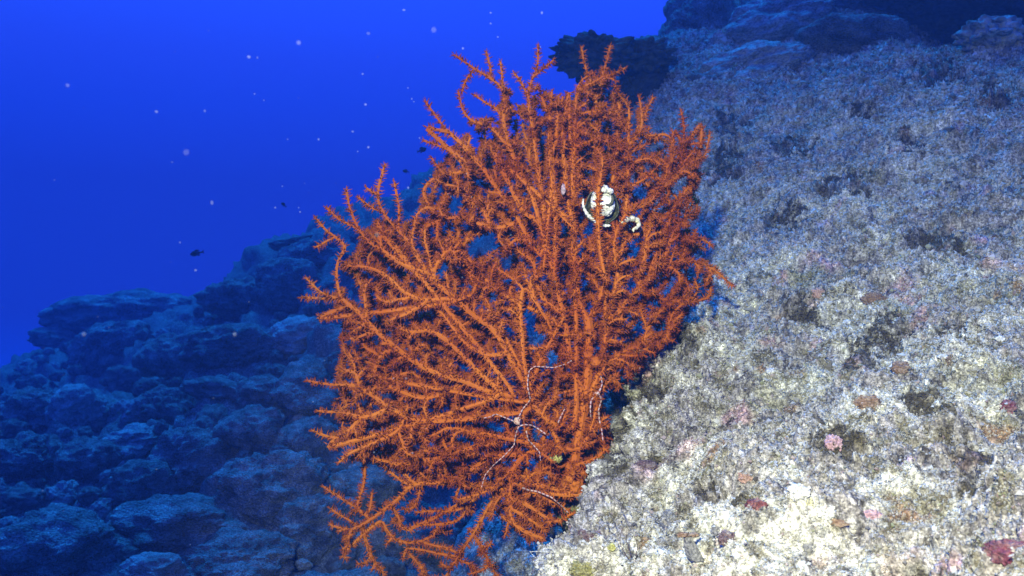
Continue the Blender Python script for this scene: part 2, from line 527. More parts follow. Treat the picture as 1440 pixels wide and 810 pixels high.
def boulder(px, py, wpx, hpx, label, group='boulders on the far slope', pale=False, var=None, d=None, dark=False, name='boulder', cat='boulder', sink=.25, deep=1.0):
    if d is None:
        k = ground(px, py + hpx * .3)
        if k is None: return None
        p = TV[k]
        d = Df[k]
        c = P(px, py, d + wpx / 1200 * d * .25 * deep)
    else:
        c = P(px, py, d)
    me = (random.choice(ROCKSP) if pale else ROCKS[var if var is not None else random.randrange(10)])
    if dark:
        me = me.copy(); me.materials.clear(); me.materials.append(M_dark)
    o = link(name, me, None, None, c)
    sx = wpx / 2400 * d * 1.12; sz = max(hpx * 1.3, wpx * .44) / 2400 * d
    o.scale = (sx, (sx + sz) * .55 * deep, sz)
    o.rotation_euler = (random.uniform(-.25, .25), random.uniform(-.2, .2), random.uniform(-.5, .5))
    tag(o, label, cat, group)
    return o


BIG = [
    (96, 775, 190, 110, 'large rounded blue-grey boulder in the lower left corner of the slope', 0),
    (268, 742, 210, 80, 'broad flat slab beside the large corner boulder', 0),
    (276, 655, 120, 90, 'domed pale-topped boulder above the broad flat slab', 0),
    (185, 622, 110, 42, 'flat tilted plate-like rock left of the domed boulder', 1),
    (300, 606, 58, 54, 'upright egg-shaped rock above the domed boulder', 0),
    (362, 612, 92, 66, 'dark rounded boulder beside the egg-shaped rock', 0),
    (324, 497, 140, 56, 'wide low boulder in the middle of the far slope', 0),
    (424, 478, 100, 46, 'pale flat-topped rock close to the left tips of the coral', 1),
    (106, 578, 72, 52, 'round pale boulder halfway up the left of the slope', 1),
    (192, 582, 38, 34, 'small bright stone in the middle of the rubble', 1),
    (56, 585, 100, 62, 'broad grey boulder at the left end of the rubble', 0),
    (385, 690, 160, 90, 'big dark boulder just left of the lowest coral fronds', 0),
    (243, 508, 80, 62, 'blocky boulder between the ridge outcrop and the wide low boulder', 0),
    (158, 492, 100, 66, 'rounded boulder with a pale cap under the ridge outcrop', 0),
    (300, 553, 90, 34, 'long narrow slab lying above the egg-shaped rock', 0),
    (372, 560, 90, 50, 'dark hollowed boulder below the wide low boulder', 0),
    (30, 650, 110, 70, 'dark boulder at the left frame edge above the corner boulder', 0),
    (120, 655, 90, 60, 'lumpy grey rock above the large corner boulder', 0),
    (200, 690, 100, 60, 'angular rock wedged between corner boulder and broad slab', 0),
    (440, 745, 130, 80, 'rubble-topped boulder behind the lowest coral fronds', 0),
    (330, 790, 170, 70, 'low boulder at the bottom frame edge left of the coral', 0),
    (215, 806, 90, 40, 'bright sand-dusted stone at the bottom frame edge', 1),
    (520, 700, 110, 70, 'bright blue-lit rock seen between the lowest coral fronds', 0),
    (590, 760, 120, 80, 'pale stony mound below the lowest coral fronds', 0),
    (430, 560, 100, 70, 'shadowed boulder touching the left edge of the coral', 0),
    (440, 630, 100, 70, 'grey boulder behind the lower left coral tips', 0),
    (410, 410, 110, 66, 'large boulder under the crest of the far slope', 0),
    (335, 425, 100, 50, 'mossy-looking boulder on the outer edge of the far slope', 0),
    (440, 366, 90, 52, 'crest boulder behind the upper left coral tips', 0),
]
for (x, y, w, h, lab, pale) in BIG:
    boulder(x, y, w, h, lab, pale=bool(pale))
placed = [(b[0], b[1], b[2]) for b in BIG]
# outcrop on the left ridge: an overhanging shelf and a stub under it
boulder(120, 446, 120, 44, 'overhanging shelf of rock on the left ridge', 'ridge outcrop rocks', d=8.6, var=3)
boulder(78, 478, 70, 30, 'short jutting stub below the overhanging ridge shelf', 'ridge outcrop rocks', d=8.4, var=5)
boulder(200, 440, 120, 50, 'humped rock on top of the left ridge beside the shelf', 'ridge outcrop rocks', d=8.6, var=6)
boulder(95, 515, 110, 50, 'wide rock at the foot of the ridge outcrop', 'ridge outcrop rocks', d=8.0, var=2)
boulder(414, 344, 74, 22, 'thin plate coral jutting from the crest of the far slope', None, d=6.9, var=8, name='plate_coral', cat='coral').scale.z *= .45
tries = 0
cnt = 0
while cnt < 190 and tries < 9000:
    tries += 1
    px = rng.uniform(-40, 640); py = rng.uniform(330, 800)
    lim = np.interp(px, [-40, 60, 150, 240, 320, 400, 450, 600, 700], [560, 480, 440, 445, 400, 345, 325, 240, 230])
    if py < lim + 14: continue
    k = ground(px, py)
    if k is None or Df[k] < 2.0: continue
    w = min(95, 1200 / Df[k] * rng.gamma(3.0, .040))
    if w < 12: continue
    if any((px - a) ** 2 + ((py - b) * 1.4) ** 2 < (.36 * (w + c)) ** 2 for a, b, c in placed): continue
    placed.append((px, py, w))
    d = Df[k]
    if d > 6: lab, g = 'small blue-hazed stone on the distant upper part of the slope', 'distant stones on the upper slope'
    elif d > 4: lab, g = 'dim blue stone in the rubble halfway down the far slope', 'rubble stones halfway down the far slope'
    elif w > 55: lab, g = 'plain grey rock among the larger boulders low on the far slope', 'plain rocks low on the far slope'
    else: lab, g = 'loose stone filling a gap between the boulders low on the far slope', 'loose stones low on the far slope'
    if boulder(px, py, w, w * rng.uniform(.5, .85), lab, g, pale=rng.random() < .25): cnt += 1

# upper right: knobbly dark coral head, ledges, overhang
def knob(name, c, r, seed, label, cat, group=None, freq=4.2, amp=.34, mat=None):
    V = IV5.copy()
    V = V * (1 + amp * (.62 - worley(V + seed, freq)) + .10 * fbm(V + seed, 2, 2))[:, None] * np.array(r)[None]
    return tag(link(name, mesh(name, V, IF5), mat or M_dark, None, c), label, cat, group)


knob('knobbly_coral', P(836, 80, 3.9), (.155, .17, .080), 3, 'dark knobbly coral head jutting into open water behind the fan top', 'coral', freq=3.0, amp=.85)
knob('knobbly_coral', P(900, 84, 4.1), (.14, .18, .070), 8, 'dark lumpy coral joining the jutting head to the rock ledge', 'coral', freq=3.0, amp=.85)
boulder(902, 124, 80, 50, 'dark undercut rock below the knobbly coral head', 'ledge rocks at the top of the reef', d=4.2, dark=True, var=2)
boulder(985, 48, 120, 90, 'dark crest rock right of the knobbly coral against open water', 'ledge rocks at the top of the reef', d=4.9, var=1)
boulder(1095, 40, 190, 74, 'large blue ledge block on the top of the reef', 'ledge rocks at the top of the reef', d=4.6, pale=True)
boulder(1060, 102, 200, 36, 'low blue shelf under the large ledge block', 'ledge rocks at the top of the reef', d=4.0, pale=True)
boulder(1210, 66, 150, 60, 'broken ledge rock beside the black overhang', 'ledge rocks at the top of the reef', d=4.0, var=9)
boulder(1180, 4, 200, 44, 'topmost ledge slab reaching the upper frame edge', 'ledge rocks at the top of the reef', d=4.9, var=3)
boulder(1000, 128, 90, 26, 'small stepped rock between the ledge shelf and the coral fan', 'ledge rocks at the top of the reef', d=3.9, var=7)
knob('rock', P(1392, 50, 3.15), (.10, .11, .055), 31, 'brown stump of rock in front of the black overhang', 'rock', freq=2.4, amp=.6, mat=M_rock)
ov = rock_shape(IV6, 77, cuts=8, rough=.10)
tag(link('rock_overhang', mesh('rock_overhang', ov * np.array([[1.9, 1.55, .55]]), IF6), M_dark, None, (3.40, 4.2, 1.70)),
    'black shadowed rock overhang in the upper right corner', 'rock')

# ------------------------------------------------------------------ small growths on the near rock
def blob(name, px, py, rx, ry, mat, label, cat, seed, group=None, thick=.6, lobes=3.4, amp=.45, d=None):
    k = ground(px, py)
    d0 = Df[k] if d is None else d
    c = TV[k] if d is None else P(px, py, d)
    n = Vector(tn[k]); 
    a, b = rx / 1200 * d0, ry / 1200 * d0
    V = IV5 * (1 + amp * (.6 - worley(IV5 + seed, lobes)) + .26 * fbm(IV5 + seed, 1.7, 2) + .13 * fbm(IV5 + seed, 6, 3))[:, None]
    V = V * np.array([[a, b, min(a, b) * thick]])
    c = c - np.array(n) * min(a, b) * thick * .55
    o = link(name, mesh(name, V, IF5), mat, None, c)
    z = (n * .75 + Vector((0, -1, .25)) * .6).normalized()
    o.rotation_euler = z.to_track_quat('Z', 'Y').to_euler()
    return tag(o, label, cat, group)


def plain(name, c, var=.35, s=120):
    g = (.34, .32, .29)
    return noisy(name, [tuple(x * .45 for x in c), tuple(.9 * x + .1 * y for x, y in zip(c, g)), tuple(.72 * x + .28 * y for x, y in zip(c, g)), tuple(.45 * x + .55 * y for x, y in zip(c, g))], scale=s, bump=.8, bscale=240, bdist=.006)


M_red = plain('red_sponge', (.15, .018, .022)); M_pink = plain('pink_crust', (.44, .25, .29)); M_white = plain('white_crust', (.66, .65, .62), .2)
M_cream = plain('cream_crust', (.62, .58, .36), .2); M_grey = plain('grey_crust', (.17, .17, .19)); M_rust = plain('rust_crust', (.20, .11, .06))
M_purple = plain('purple_crust', (.10, .05, .06)); M_yel = plain('yellow_crust', (.42, .40, .10)); M_olive = plain('olive_crust', (.22, .20, .05)); M_peach = plain('peach_crust', (.42, .24, .18))
M_magenta = plain('magenta_crust', (.13, .015, .04))
G = [
    ('sponge', 1062, 706, 15, 11, M_red, 'deep red lobed sponge on the pale rock right of the grey nodules', 'sponge'),
    ('sponge', 1412, 786, 34, 20, M_magenta, 'large dark magenta sponge in the bottom right corner', 'sponge'),
    ('sponge', 1042, 668, 10, 8, M_peach, 'pink-orange sponge just above the deep red sponge', 'sponge'),
    ('coral_nodule', 1115, 690, 14, 13, M_white, 'bright white nodule with a notch right of the deep red sponge', 'coral'),
    ('coral_nodule', 1142, 701, 10, 9, M_cream, 'cream yellow nodule touching the bright white one', 'coral'),
    ('coral_nodule', 1152, 718, 16, 11, M_white, 'low white lump below the cream nodule', 'coral'),
    ('coral_nodule', 941, 723, 11, 10, M_grey, 'round grey nodule on the brightest white rock', 'coral'),
    ('coral_nodule', 1003, 744, 10, 9, M_grey, 'small grey nodule right of the tongue-shaped flap', 'coral'),
    ('coral_nodule', 1022, 752, 12, 10, M_purple, 'dusky cluster beside the small grey nodule', 'coral'),
    ('coral_nodule', 1131, 769, 9, 10, M_grey, 'blue-grey pebble-like nodule near the bottom frame edge', 'coral'),
    ('crust', 1225, 722, 15, 9, M_pink, 'bright pink crust patch on the right-hand rock', 'algae crust'),
    ('crust', 1150, 408, 9, 7, M_peach, 'peach-coloured spot high on the pale rock', 'algae crust'),
    ('crust', 1228, 415, 15, 8, M_rust, 'tan patch beside the peach-coloured spot', 'algae crust'),
    ('crust', 1262, 512, 12, 9, M_rust, 'orange-brown patch in the middle of the pale rock', 'algae crust'),
    ('crust', 1218, 562, 15, 10, M_rust, 'rust patch with olive rim below the orange-brown one', 'algae crust'),
    ('crust', 1170, 618, 11, 11, M_pink, 'dull pink lump above the bright white nodule', 'algae crust'),
    ('crust', 905, 648, 14, 8, M_purple, 'purple-brown crust close to the shaded edge by the coral', 'algae crust'),
    ('crust', 1168, 730, 18, 5, M_rust, 'thin rust-red strip below the low white lump', 'algae crust'),
    ('crust', 1412, 570, 10, 9, M_magenta, 'dark wine-red spot near the right frame edge', 'algae crust'),
    ('crust', 812, 745, 7, 6, M_purple, 'purple bead nearest the coral at the rock lip', 'algae crust'),
    ('crust', 826, 752, 7, 7, M_purple, 'purple bead beside the yellow spot at the rock lip', 'algae crust'),
    ('crust', 839, 746, 6, 6, M_purple, 'small purple bead above the yellow spot at the rock lip', 'algae crust'),
    ('sponge', 855, 764, 5, 5, M_yel, 'small bright yellow sponge at the rock lip', 'sponge'),
    ('sponge', 816, 800, 16, 12, M_olive, 'olive-yellow sponge under the rock lip at the bottom edge', 'sponge'),
    ('stone_chip', 1083, 516, 8, 5, M_white, 'white angular chip lying on the pale rock left of centre', 'stone chip'),
    ('stone_chip', 1193, 448, 5, 4, M_white, 'tiny white chip below the tan patch', 'stone chip'),
    ('stone_chip', 1324, 498, 10, 3, M_white, 'thin white sliver lying right of the orange-brown patch', 'stone chip'),
    ('stone_chip', 1407, 471, 6, 4, M_white, 'white chip near the right frame edge', 'stone chip'),
    ('stone_chip', 1347, 388, 6, 4, M_white, 'small white chip on the upper right rock', 'stone chip'),
    ('stone_chip', 1305, 219, 5, 4, M_white, 'pale speck of stone high on the right rock', 'stone chip'),
]
for i, g in enumerate(G):
    blob(*g, seed=i * 2.3 + 1, thick=.45 if g[0] in ('crust', 'stone_chip') else .8, group={'coral_nodule': 'nodules on the pale rock', 'crust': 'coloured crust patches on the pale rock', 'stone_chip': 'white chips on the pale rock', 'sponge': 'sponges on the reef rock'}[g[0]])

# dark tongue-shaped flap with a rusty top
k = ground(972, 775)
dt = float(Df[(abs(TPX - 974) < 14) & (abs(TPY - 772) < 18)].min()) - .010
pts = [(966, 752, 5), (968, 760, 7), (971, 769, 9), (975, 779, 11), (980, 787, 10), (984, 790, 5)]
V = []; F = []
for (x, y, w) in pts:
    for s in (-1, -.4, .4, 1):
        V.append(P(x + s * w, y - s * w * .12, dt - .006 * (1 - s * s)))
for (x, y, w) in pts:
    for s in (-1, -.4, .4, 1):
        V.append(P(x + s * w * .9, y - s * w * .12, dt + .012))
N4 = 4; n6 = len(pts)
for i in range(n6 - 1):
    for j in range(3):
        a = i * 4 + j
        F.append((a, a + 4, a + 5, a + 1)); b = a + n6 * 4
        F.append((b, b + 1, b + 5, b + 4))
    for j in (0, 3):
        a = i * 4 + j; b = a + n6 * 4
        F.append((a, b, b + 4, a + 4))
for j in range(3):
    for i in (0, n6 - 1):
        a = i * 4 + j; F.append((a, a + 1, a + 1 + n6 * 4, a + n6 * 4))
flap = link('sponge_flap', None); flap.location = P(968, 752, dt)
tag(flap, 'slate grey tongue-shaped flap with a rusty top on the brightest rock', 'sponge')
off = np.array(flap.location)
link('flap', mesh('flap', np.array(V) - off, np.array(F)), M_grey, flap)
for (dx, a, b) in ((-7, 8, 3.5), (8, 7, 3)):
    Vc = IV4 * (1 + .5 * fbm(IV4 + dx, 1.8, 3))[:, None] * np.array([[a, 5, b]]) / 1200 * dt + (P(968 + dx, 752, dt - .004) - off)
    link('rusty_cap', mesh('rusty_cap', Vc, IF4), M_rust, flap)


# ------------------------------------------------------------------ tubes
def tube(pts, rad, sides=6, cap=True):
    pts = np.asarray(pts, float); n = len(pts)
    rad = np.broadcast_to(np.asarray(rad, float), (n,))
    t = np.gradient(pts, axis=0); t /= np.linalg.norm(t, axis=1)[:, None] + 1e-12
    ref = np.array([.31, .87, .22]); a = np.cross(t[0], ref); a /= np.linalg.norm(a) + 1e-12
    V = []
    for i in range(n):
        a = a - (a @ t[i]) * t[i]; a /= np.linalg.norm(a) + 1e-12
        b = np.cross(t[i], a)
        th = np.arange(sides) * 2 * math.pi / sides
        V.append(pts[i] + rad[i] * (np.cos(th)[:, None] * a + np.sin(th)[:, None] * b))
    V = np.concatenate(V)
    i = np.arange(n - 1)[:, None] * sides; j = np.arange(sides)[None]
    j2 = (j + 1) % sides
    F = np.stack([i + j, i + j2, i + sides + j2, i + sides + j], 2).reshape(-1, 4)
    F3 = np.zeros((0, 3), int)
    if cap:
        V = np.vstack([V, pts[-1] + t[-1] * rad[-1] * .8])
        e = (n - 1) * sides
        F3 = np.stack([e + np.arange(sides), e + (np.arange(sides) + 1) % sides, np.full(sides, len(V) - 1)], 1)
    return V, F, F3


class Acc:
    def __init__(s): s.V = []; s.F4 = []; s.F3 = []; s.A = []; s.n = 0
    def add(s, V, F4=None, F3=None, a=0.0):
        s.V.append(V)
        if F4 is not None and len(F4): s.F4.append(F4 + s.n)
        if F3 is not None and len(F3): s.F3.append(F3 + s.n)
        s.A.append(np.broadcast_to(np.asarray(a, float), (len(V),)) if np.ndim(a) < 2 else a)
        s.n += len(V)
    def mesh(s, name, attr=None, smooth=True):
        F = []
        if s.F4: F.append(np.concatenate(s.F4))
        if s.F3: F.append(np.concatenate(s.F3))
        return mesh(name, np.concatenate(s.V), F, smooth, {attr: np.concatenate(s.A)} if attr else None)


# ------------------------------------------------------------------ the sea fan
# stems in photo pixels, root first; z = start and end offset in depth (px, + is away)
STEMS = [
    ([(804, 672), (814, 620), (821, 575), (827, 520), (828, 470), (828, 450)], 0, 0),                    # trunk
    ([(828, 450), (815, 430), (811, 395), (806, 360), (806, 320), (806, 260), (808, 200), (810, 150), (811, 125)], 0, 10),
    ([(828, 450), (842, 425), (851, 395), (854, 350), (852, 310), (848, 265), (842, 210), (838, 165), (836, 125), (828, 105), (822, 90), (818, 68)], 5, 55),
    ([(838, 140), (845, 110), (852, 92), (858, 65)], 50, 60), ([(845, 112), (862, 104), (879, 96)], 50, 55),
    ([(821, 575), (842, 520), (852, 465), (862, 420), (872, 360), (878, 300), (881, 250), (882, 205), (885, 152)], 0, 15),
    ([(851, 395), (844, 355), (840, 322), (840, 292), (842, 262), (847, 235)], -30, -52), ([(866, 372), (862, 340), (868, 318), (880, 300)], -20, -46),
    ([(852, 465), (875, 430), (897, 408), (928, 378), (958, 366), (985, 368), (1008, 382), (1030, 402)], 10, 35),
    ([(897, 408), (905, 370), (912, 330), (918, 300)], 20, 25), ([(910, 395), (925, 355), (938, 320), (942, 302)], 20, 40),
    ([(928, 378), (942, 340), (955, 315), (966, 306)], 30, 35), ([(958, 366), (968, 340), (986, 332), (1000, 345)], 30, 40),
    ([(878, 300), (905, 290), (930, 268), (950, 248), (962, 215), (963, 180), (958, 157)], 15, 60),
    ([(900, 330), (935, 305), (962, 275), (978, 240), (986, 200), (986, 165)], 30, 75),
    ([(925, 272), (940, 235), (947, 205), (946, 174)], 40, 65), ([(980, 235), (994, 215), (998, 188)], 70, 80),
    ([(882, 205), (903, 185), (903, 160), (899, 137)], 10, 40), ([(903, 170), (909, 155), (918, 138)], 35, 40),
    ([(852, 310), (862, 250), (868, 190), (869, 150), (873, 130)], 20, 45),
    ([(842, 520), (875, 495), (905, 482), (940, 480), (943, 445)], 10, 30), ([(897, 408), (930, 420), (965, 425), (995, 420)], 20, 45),
    ([(905, 482), (915, 450), (935, 430)], 20, 30),
    # up the middle
    ([(821, 560), (800, 500), (790, 440), (778, 390), (766, 340), (757, 310), (750, 280), (738, 255), (724, 231), (714, 200), (707, 175), (708, 140), (704, 88)], -5, -5),
    ([(712, 190), (700, 150), (688, 148), (668, 134)], -5, 0), ([(708, 125), (690, 110), (668, 97), (640, 78)], -5, 0), ([(690, 110), (690, 95), (684, 74)], 0, 0),
    ([(668, 97), (652, 114), (650, 128)], 0, 5), ([(716, 210), (690, 175), (662, 172), (650, 155), (645, 130)], -5, 5),
    ([(766, 340), (765, 290), (758, 250), (752, 210), (748, 170), (742, 135), (748, 112), (757, 95), (757, 66)], -5, 10), ([(752, 106), (764, 97), (778, 85)], 8, 12), ([(742, 135), (734, 116), (724, 104)], 8, 8),
    ([(778, 390), (783, 330), (781, 290), (775, 240), (773, 190), (774, 150), (776, 130)], -8, 5), ([(774, 165), (764, 145), (760, 130)], 5, 5), ([(774, 165), (782, 150), (790, 140)], 5, 15),
    ([(766, 370), (745, 340), (730, 312), (716, 290), (698, 268), (680, 238), (649, 204), (625, 182), (612, 165), (599, 144)], -10, -5), ([(628, 185), (610, 182), (590, 176)], -8, -5), ([(655, 225), (635, 212), (615, 204), (597, 198)], -5, 0),
    ([(655, 240), (630, 245), (607, 250), (592, 268), (600, 285), (612, 300)], 5, 20), ([(625, 248), (614, 235), (607, 222)], 10, 15),
    ([(730, 312), (700, 322), (672, 314), (645, 304), (620, 310), (600, 318)], -5, 10), ([(690, 320), (680, 290), (652, 280), (643, 255)], -5, 10),
    ([(757, 310), (735, 300), (718, 262), (702, 232), (690, 212)], -10, -12),
    ([(806, 320), (798, 280), (793, 230), (790, 180), (800, 140), (800, 118)], -5, 20),
    # left fan
    ([(818, 605), (780, 600), (752, 575), (735, 535), (715, 500), (697, 466), (660, 440), (640, 418), (617, 402), (600, 384), (588, 362), (576, 340), (558, 322), (540, 304), (530, 285), (532, 262), (541, 233)], -10, -25),
    ([(532, 275), (522, 270), (516, 265)], -20, -22), ([(536, 298), (515, 290), (505, 278)], -20, -18), ([(560, 322), (562, 298), (558, 275), (555, 258)], -22, -25), ([(578, 345), (583, 320), (584, 306)], -22, -22),
    ([(612, 398), (605, 370), (597, 335)], -20, -25), ([(607, 385), (620, 360), (635, 345), (642, 360)], -20, -12), ([(600, 384), (566, 372), (535, 350), (515, 338), (503, 318), (492, 296), (487, 267)], -25, -25),
    ([(510, 325), (490, 315), (475, 308), (460, 293)], -25, -22), ([(535, 350), (533, 330), (531, 315)], -25, -25),
    ([(735, 560), (690, 552), (655, 535), (617, 525), (588, 512), (558, 490), (528, 466), (502, 438), (478, 420), (471, 392), (473, 365), (490, 344), (475, 334), (458, 324), (445, 308)], -15, -25),
    ([(468, 334), (455, 342), (446, 347)], -24, -20), ([(516, 452), (515, 430), (512, 410)], -22, -28), ([(478, 420), (455, 416), (443, 404), (432, 392)], -15, 5), ([(470, 420), (450, 420), (424, 418)], 0, 15), ([(485, 432), (458, 442), (436, 452)], -10, 5),
    ([(655, 425), (625, 420), (600, 424), (575, 418), (555, 400), (540, 385), (520, 376), (492, 374)], -25, -20), ([(600, 424), (575, 440), (555, 448)], -25, -22), ([(575, 418), (556, 424), (538, 425)], -22, -22),
    ([(735, 580), (700, 585), (640, 592), (598, 594), (570, 587), (548, 574), (519, 552), (500, 541), (468, 542), (434, 536)], -20, -10), ([(505, 545), (503, 532), (500, 525)], -20, -20),
    ([(548, 574), (525, 587), (505, 587), (489, 583), (478, 576), (460, 582), (449, 578)], -20, -5), ([(570, 588), (560, 608), (529, 622), (505, 631), (488, 638), (477, 650)], -20, -22),
    ([(505, 587), (500, 602), (472, 618), (455, 612), (440, 606)], -15, 0), ([(472, 618), (460, 628), (449, 636)], -8, 0),
    ([(715, 560), (680, 530), (650, 500), (625, 475), (600, 462), (575, 470), (562, 460)], -25, -20), ([(700, 500), (680, 500), (650, 480), (630, 450)], -20, -20),
    ([(660, 535), (630, 550), (600, 562), (575, 556), (550, 545), (525, 530), (500, 525)], 0, 10),
    ([(752, 575), (742, 540), (735, 500), (733, 460), (731, 425), (738, 395)], -20, -25), ([(790, 480), (770, 490), (745, 490)], -10, -18), ([(752, 530), (762, 500), (780, 470), (790, 450)], -15, -20),
    ([(820, 470), (795, 472), (770, 468)], -10, -15), ([(790, 440), (770, 430), (755, 405), (752, 380)], -10, 5),
    ([(800, 470), (760, 440), (720, 420), (690, 400), (665, 370), (640, 345)], 15, 25),
    # skirt, lower middle
    ([(800, 640), (765, 630), (735, 640), (720, 660), (716, 690), (718, 735), (742, 750), (763, 757)], -5, -20), ([(718, 700), (745, 712), (770, 730), (781, 738), (805, 722)], -18, -20), ([(718, 715), (738, 726), (753, 736)], -18, -20),
    ([(725, 680), (765, 684), (792, 690), (812, 700)], -10, -20), ([(745, 690), (775, 704), (790, 712)], -15, -15), ([(735, 640), (700, 640), (670, 655), (652, 668), (640, 702)], -10, 10),
    ([(720, 660), (690, 690), (660, 700), (645, 702)], -10, -5), ([(716, 690), (695, 705), (690, 728)], -10, 5), ([(740, 610), (700, 620), (660, 640), (630, 640), (600, 650), (570, 655)], -5, 15), ([(690, 625), (665, 610), (640, 600)], -10, -18),
    ([(810, 640), (825, 620), (835, 590), (842, 560)], -10, -15), ([(806, 655), (828, 650), (845, 640)], -5, -10), ([(806, 660), (820, 670), (835, 665)], -5, -10), ([(825, 610), (838, 600), (846, 590)], -10, -15),
    # low fronds reaching left, farther back
    ([(760, 660), (720, 690), (680, 688), (640, 680), (600, 680), (578, 682), (560, 704), (538, 720), (524, 730), (507, 742), (485, 746), (465, 738)], 15, 70),
    ([(507, 742), (485, 728), (465, 716)], 70, 75), ([(520, 728), (497, 713), (476, 698), (456, 685)], 65, 75), ([(500, 714), (506, 700), (511, 684)], 70, 75), ([(519, 722), (521, 708), (523, 694)], 70, 72),
    ([(512, 742), (515, 768), (524, 783), (530, 797)], 70, 80), ([(492, 748), (487, 765), (487, 780)], 70, 80), ([(534, 724), (545, 752), (562, 764), (592, 762), (613, 750)], 65, 80), ([(552, 712), (565, 735), (569, 756)], 65, 75),
    ([(680, 688), (660, 712), (640, 720), (612, 718), (590, 719)], 40, 60), ([(660, 712), (645, 735), (620, 738), (600, 738)], 50, 65), ([(592, 682), (588, 700), (585, 712)], 60, 62),
    ([(592, 762), (640, 775), (662, 790)], 80, 90), ([(562, 764), (580, 785), (600, 805)], 80, 95), ([(700, 690), (670, 745), (640, 790), (625, 815)], 30, 90), ([(665, 750), (690, 790), (700, 815)], 60, 85),
]
POLY = [(665, 195), (690, 165), (712, 125), (735, 160), (757, 125), (785, 155), (808, 150), (826, 105), (856, 98), (872, 150), (905, 165), (928, 205), (950, 190), (984, 195), (990, 235), (970, 300), (982, 345), (996, 390), (972, 437), (946, 478),
        (905, 515), (850, 560), (850, 640), (830, 662), (812, 700), (795, 715), (765, 745), (740, 750), (715, 725), (690, 690), (640, 680), (560, 660), (490, 640), (478, 612), (472, 550), (490, 520), (485, 470), (476, 445),
        (482, 405), (492, 378), (500, 345), (520, 328), (540, 308), (562, 320), (590, 320), (600, 280), (625, 240), (635, 215), (650, 205)]
HOLES = [(676, 358, 20), (715, 375, 13), (690, 345, 15), (745, 455, 14), (755, 485, 16), (582, 447, 10), (500, 405, 14), (495, 430, 8), (640, 290, 12), (720, 268, 9), (745, 405, 11), (700, 605, 12), (585, 350, 12),
         (748, 430, 10), (690, 430, 8), (500, 345, 12), (505, 320, 8), (612, 275, 14), (905, 465, 12), (930, 415, 8), (755, 630, 8), (470, 480, 12), (665, 205, 8), (920, 190, 12), (860, 185, 8), (700, 125, 10), (630, 160, 10)]


def inpoly(x, y, poly):
    ins = np.zeros(len(x), bool); n = len(poly)
    for i in range(n):
        x1, y1 = poly[i]; x2, y2 = poly[(i + 1) % n]
        c = ((y1 > y) != (y2 > y)) & (x < (x2 - x1) * (y - y1) / (y2 - y1 + 1e-9) + x1)
        ins ^= c
    return ins


STEP = 6.0
pos = []; par = []; sid = []


def add_stem(pl, z0, z1, sidx):
    pl = np.array(pl, float)
    seg = np.linalg.norm(np.diff(pl, axis=0), axis=1); s = np.concatenate([[0], np.cumsum(seg)])
    # smooth curve through the points
    n = max(2, int(s[-1] / STEP) + 1)
    q = np.linspace(0, s[-1], n)
    x = np.interp(q, s, pl[:, 0]); y = np.interp(q, s, pl[:, 1])
    for _ in range(3):
        x[1:-1] = .25 * x[:-2] + .5 * x[1:-1] + .25 * x[2:]; y[1:-1] = .25 * y[:-2] + .5 * y[1:-1] + .25 * y[2:]
    wob = rng.normal(size=(n, 3)).cumsum(0) * .25
    wob -= np.linspace(0, 1, n)[:, None] * wob[-1]
    z = np.linspace(z0, z1, n)
    pts = np.stack([x, y, z], 1) + wob
    if pos:
        ar = np.array(pos); dd = np.linalg.norm((ar - pts[0]) * np.array([1, 1, .6]), axis=1)
        last = int(np.argmin(dd))
        gap = pts[0] - ar[last]; L = np.linalg.norm(gap)
        if L > STEP * 1.5:
            for f in np.linspace(0, 1, int(L / STEP) + 1)[1:-1]:
                pos.append(ar[last] + gap * f); par.append(last if f <= STEP / L * 1.6 and par is not None and (len(pos) - 1 - last) > 0 and f == np.linspace(0, 1, int(L / STEP) + 1)[1] else len(pos) - 2); sid.append(sidx)
            last = len(pos) - 1
        elif L < 2.5:
            pts = pts[1:]
    else:
        last = -1
    for p in pts:
        pos.append(p); par.append(last); sid.append(sidx); last = len(pos) - 1


for i, (pl, z0, z1) in enumerate(STEMS):
    add_stem(pl, z0, z1, i)
n_stem_nodes = len(pos)


def attract(n, zlo, zhi, poly=POLY):
    x = rng.uniform(425, 1035, n * 3); y = rng.uniform(60, 830, n * 3)
    ok = inpoly(x, y, poly)
    for hx, hy, hr in HOLES:
        ok &= (x - hx) ** 2 + (y - hy) ** 2 > hr * hr
    thin = np.where(x > 870, .55, 1.0) * np.where((y < 200) & (x > 660), .6, 1.0) * np.where((y < 330) & (x < 640), .75, 1.0)
    ok &= rng.random(len(x)) < thin
    x, y = x[ok][:n], y[ok][:n]
    return np.stack([x, y, rng.uniform(zlo, zhi, len(x))], 1)


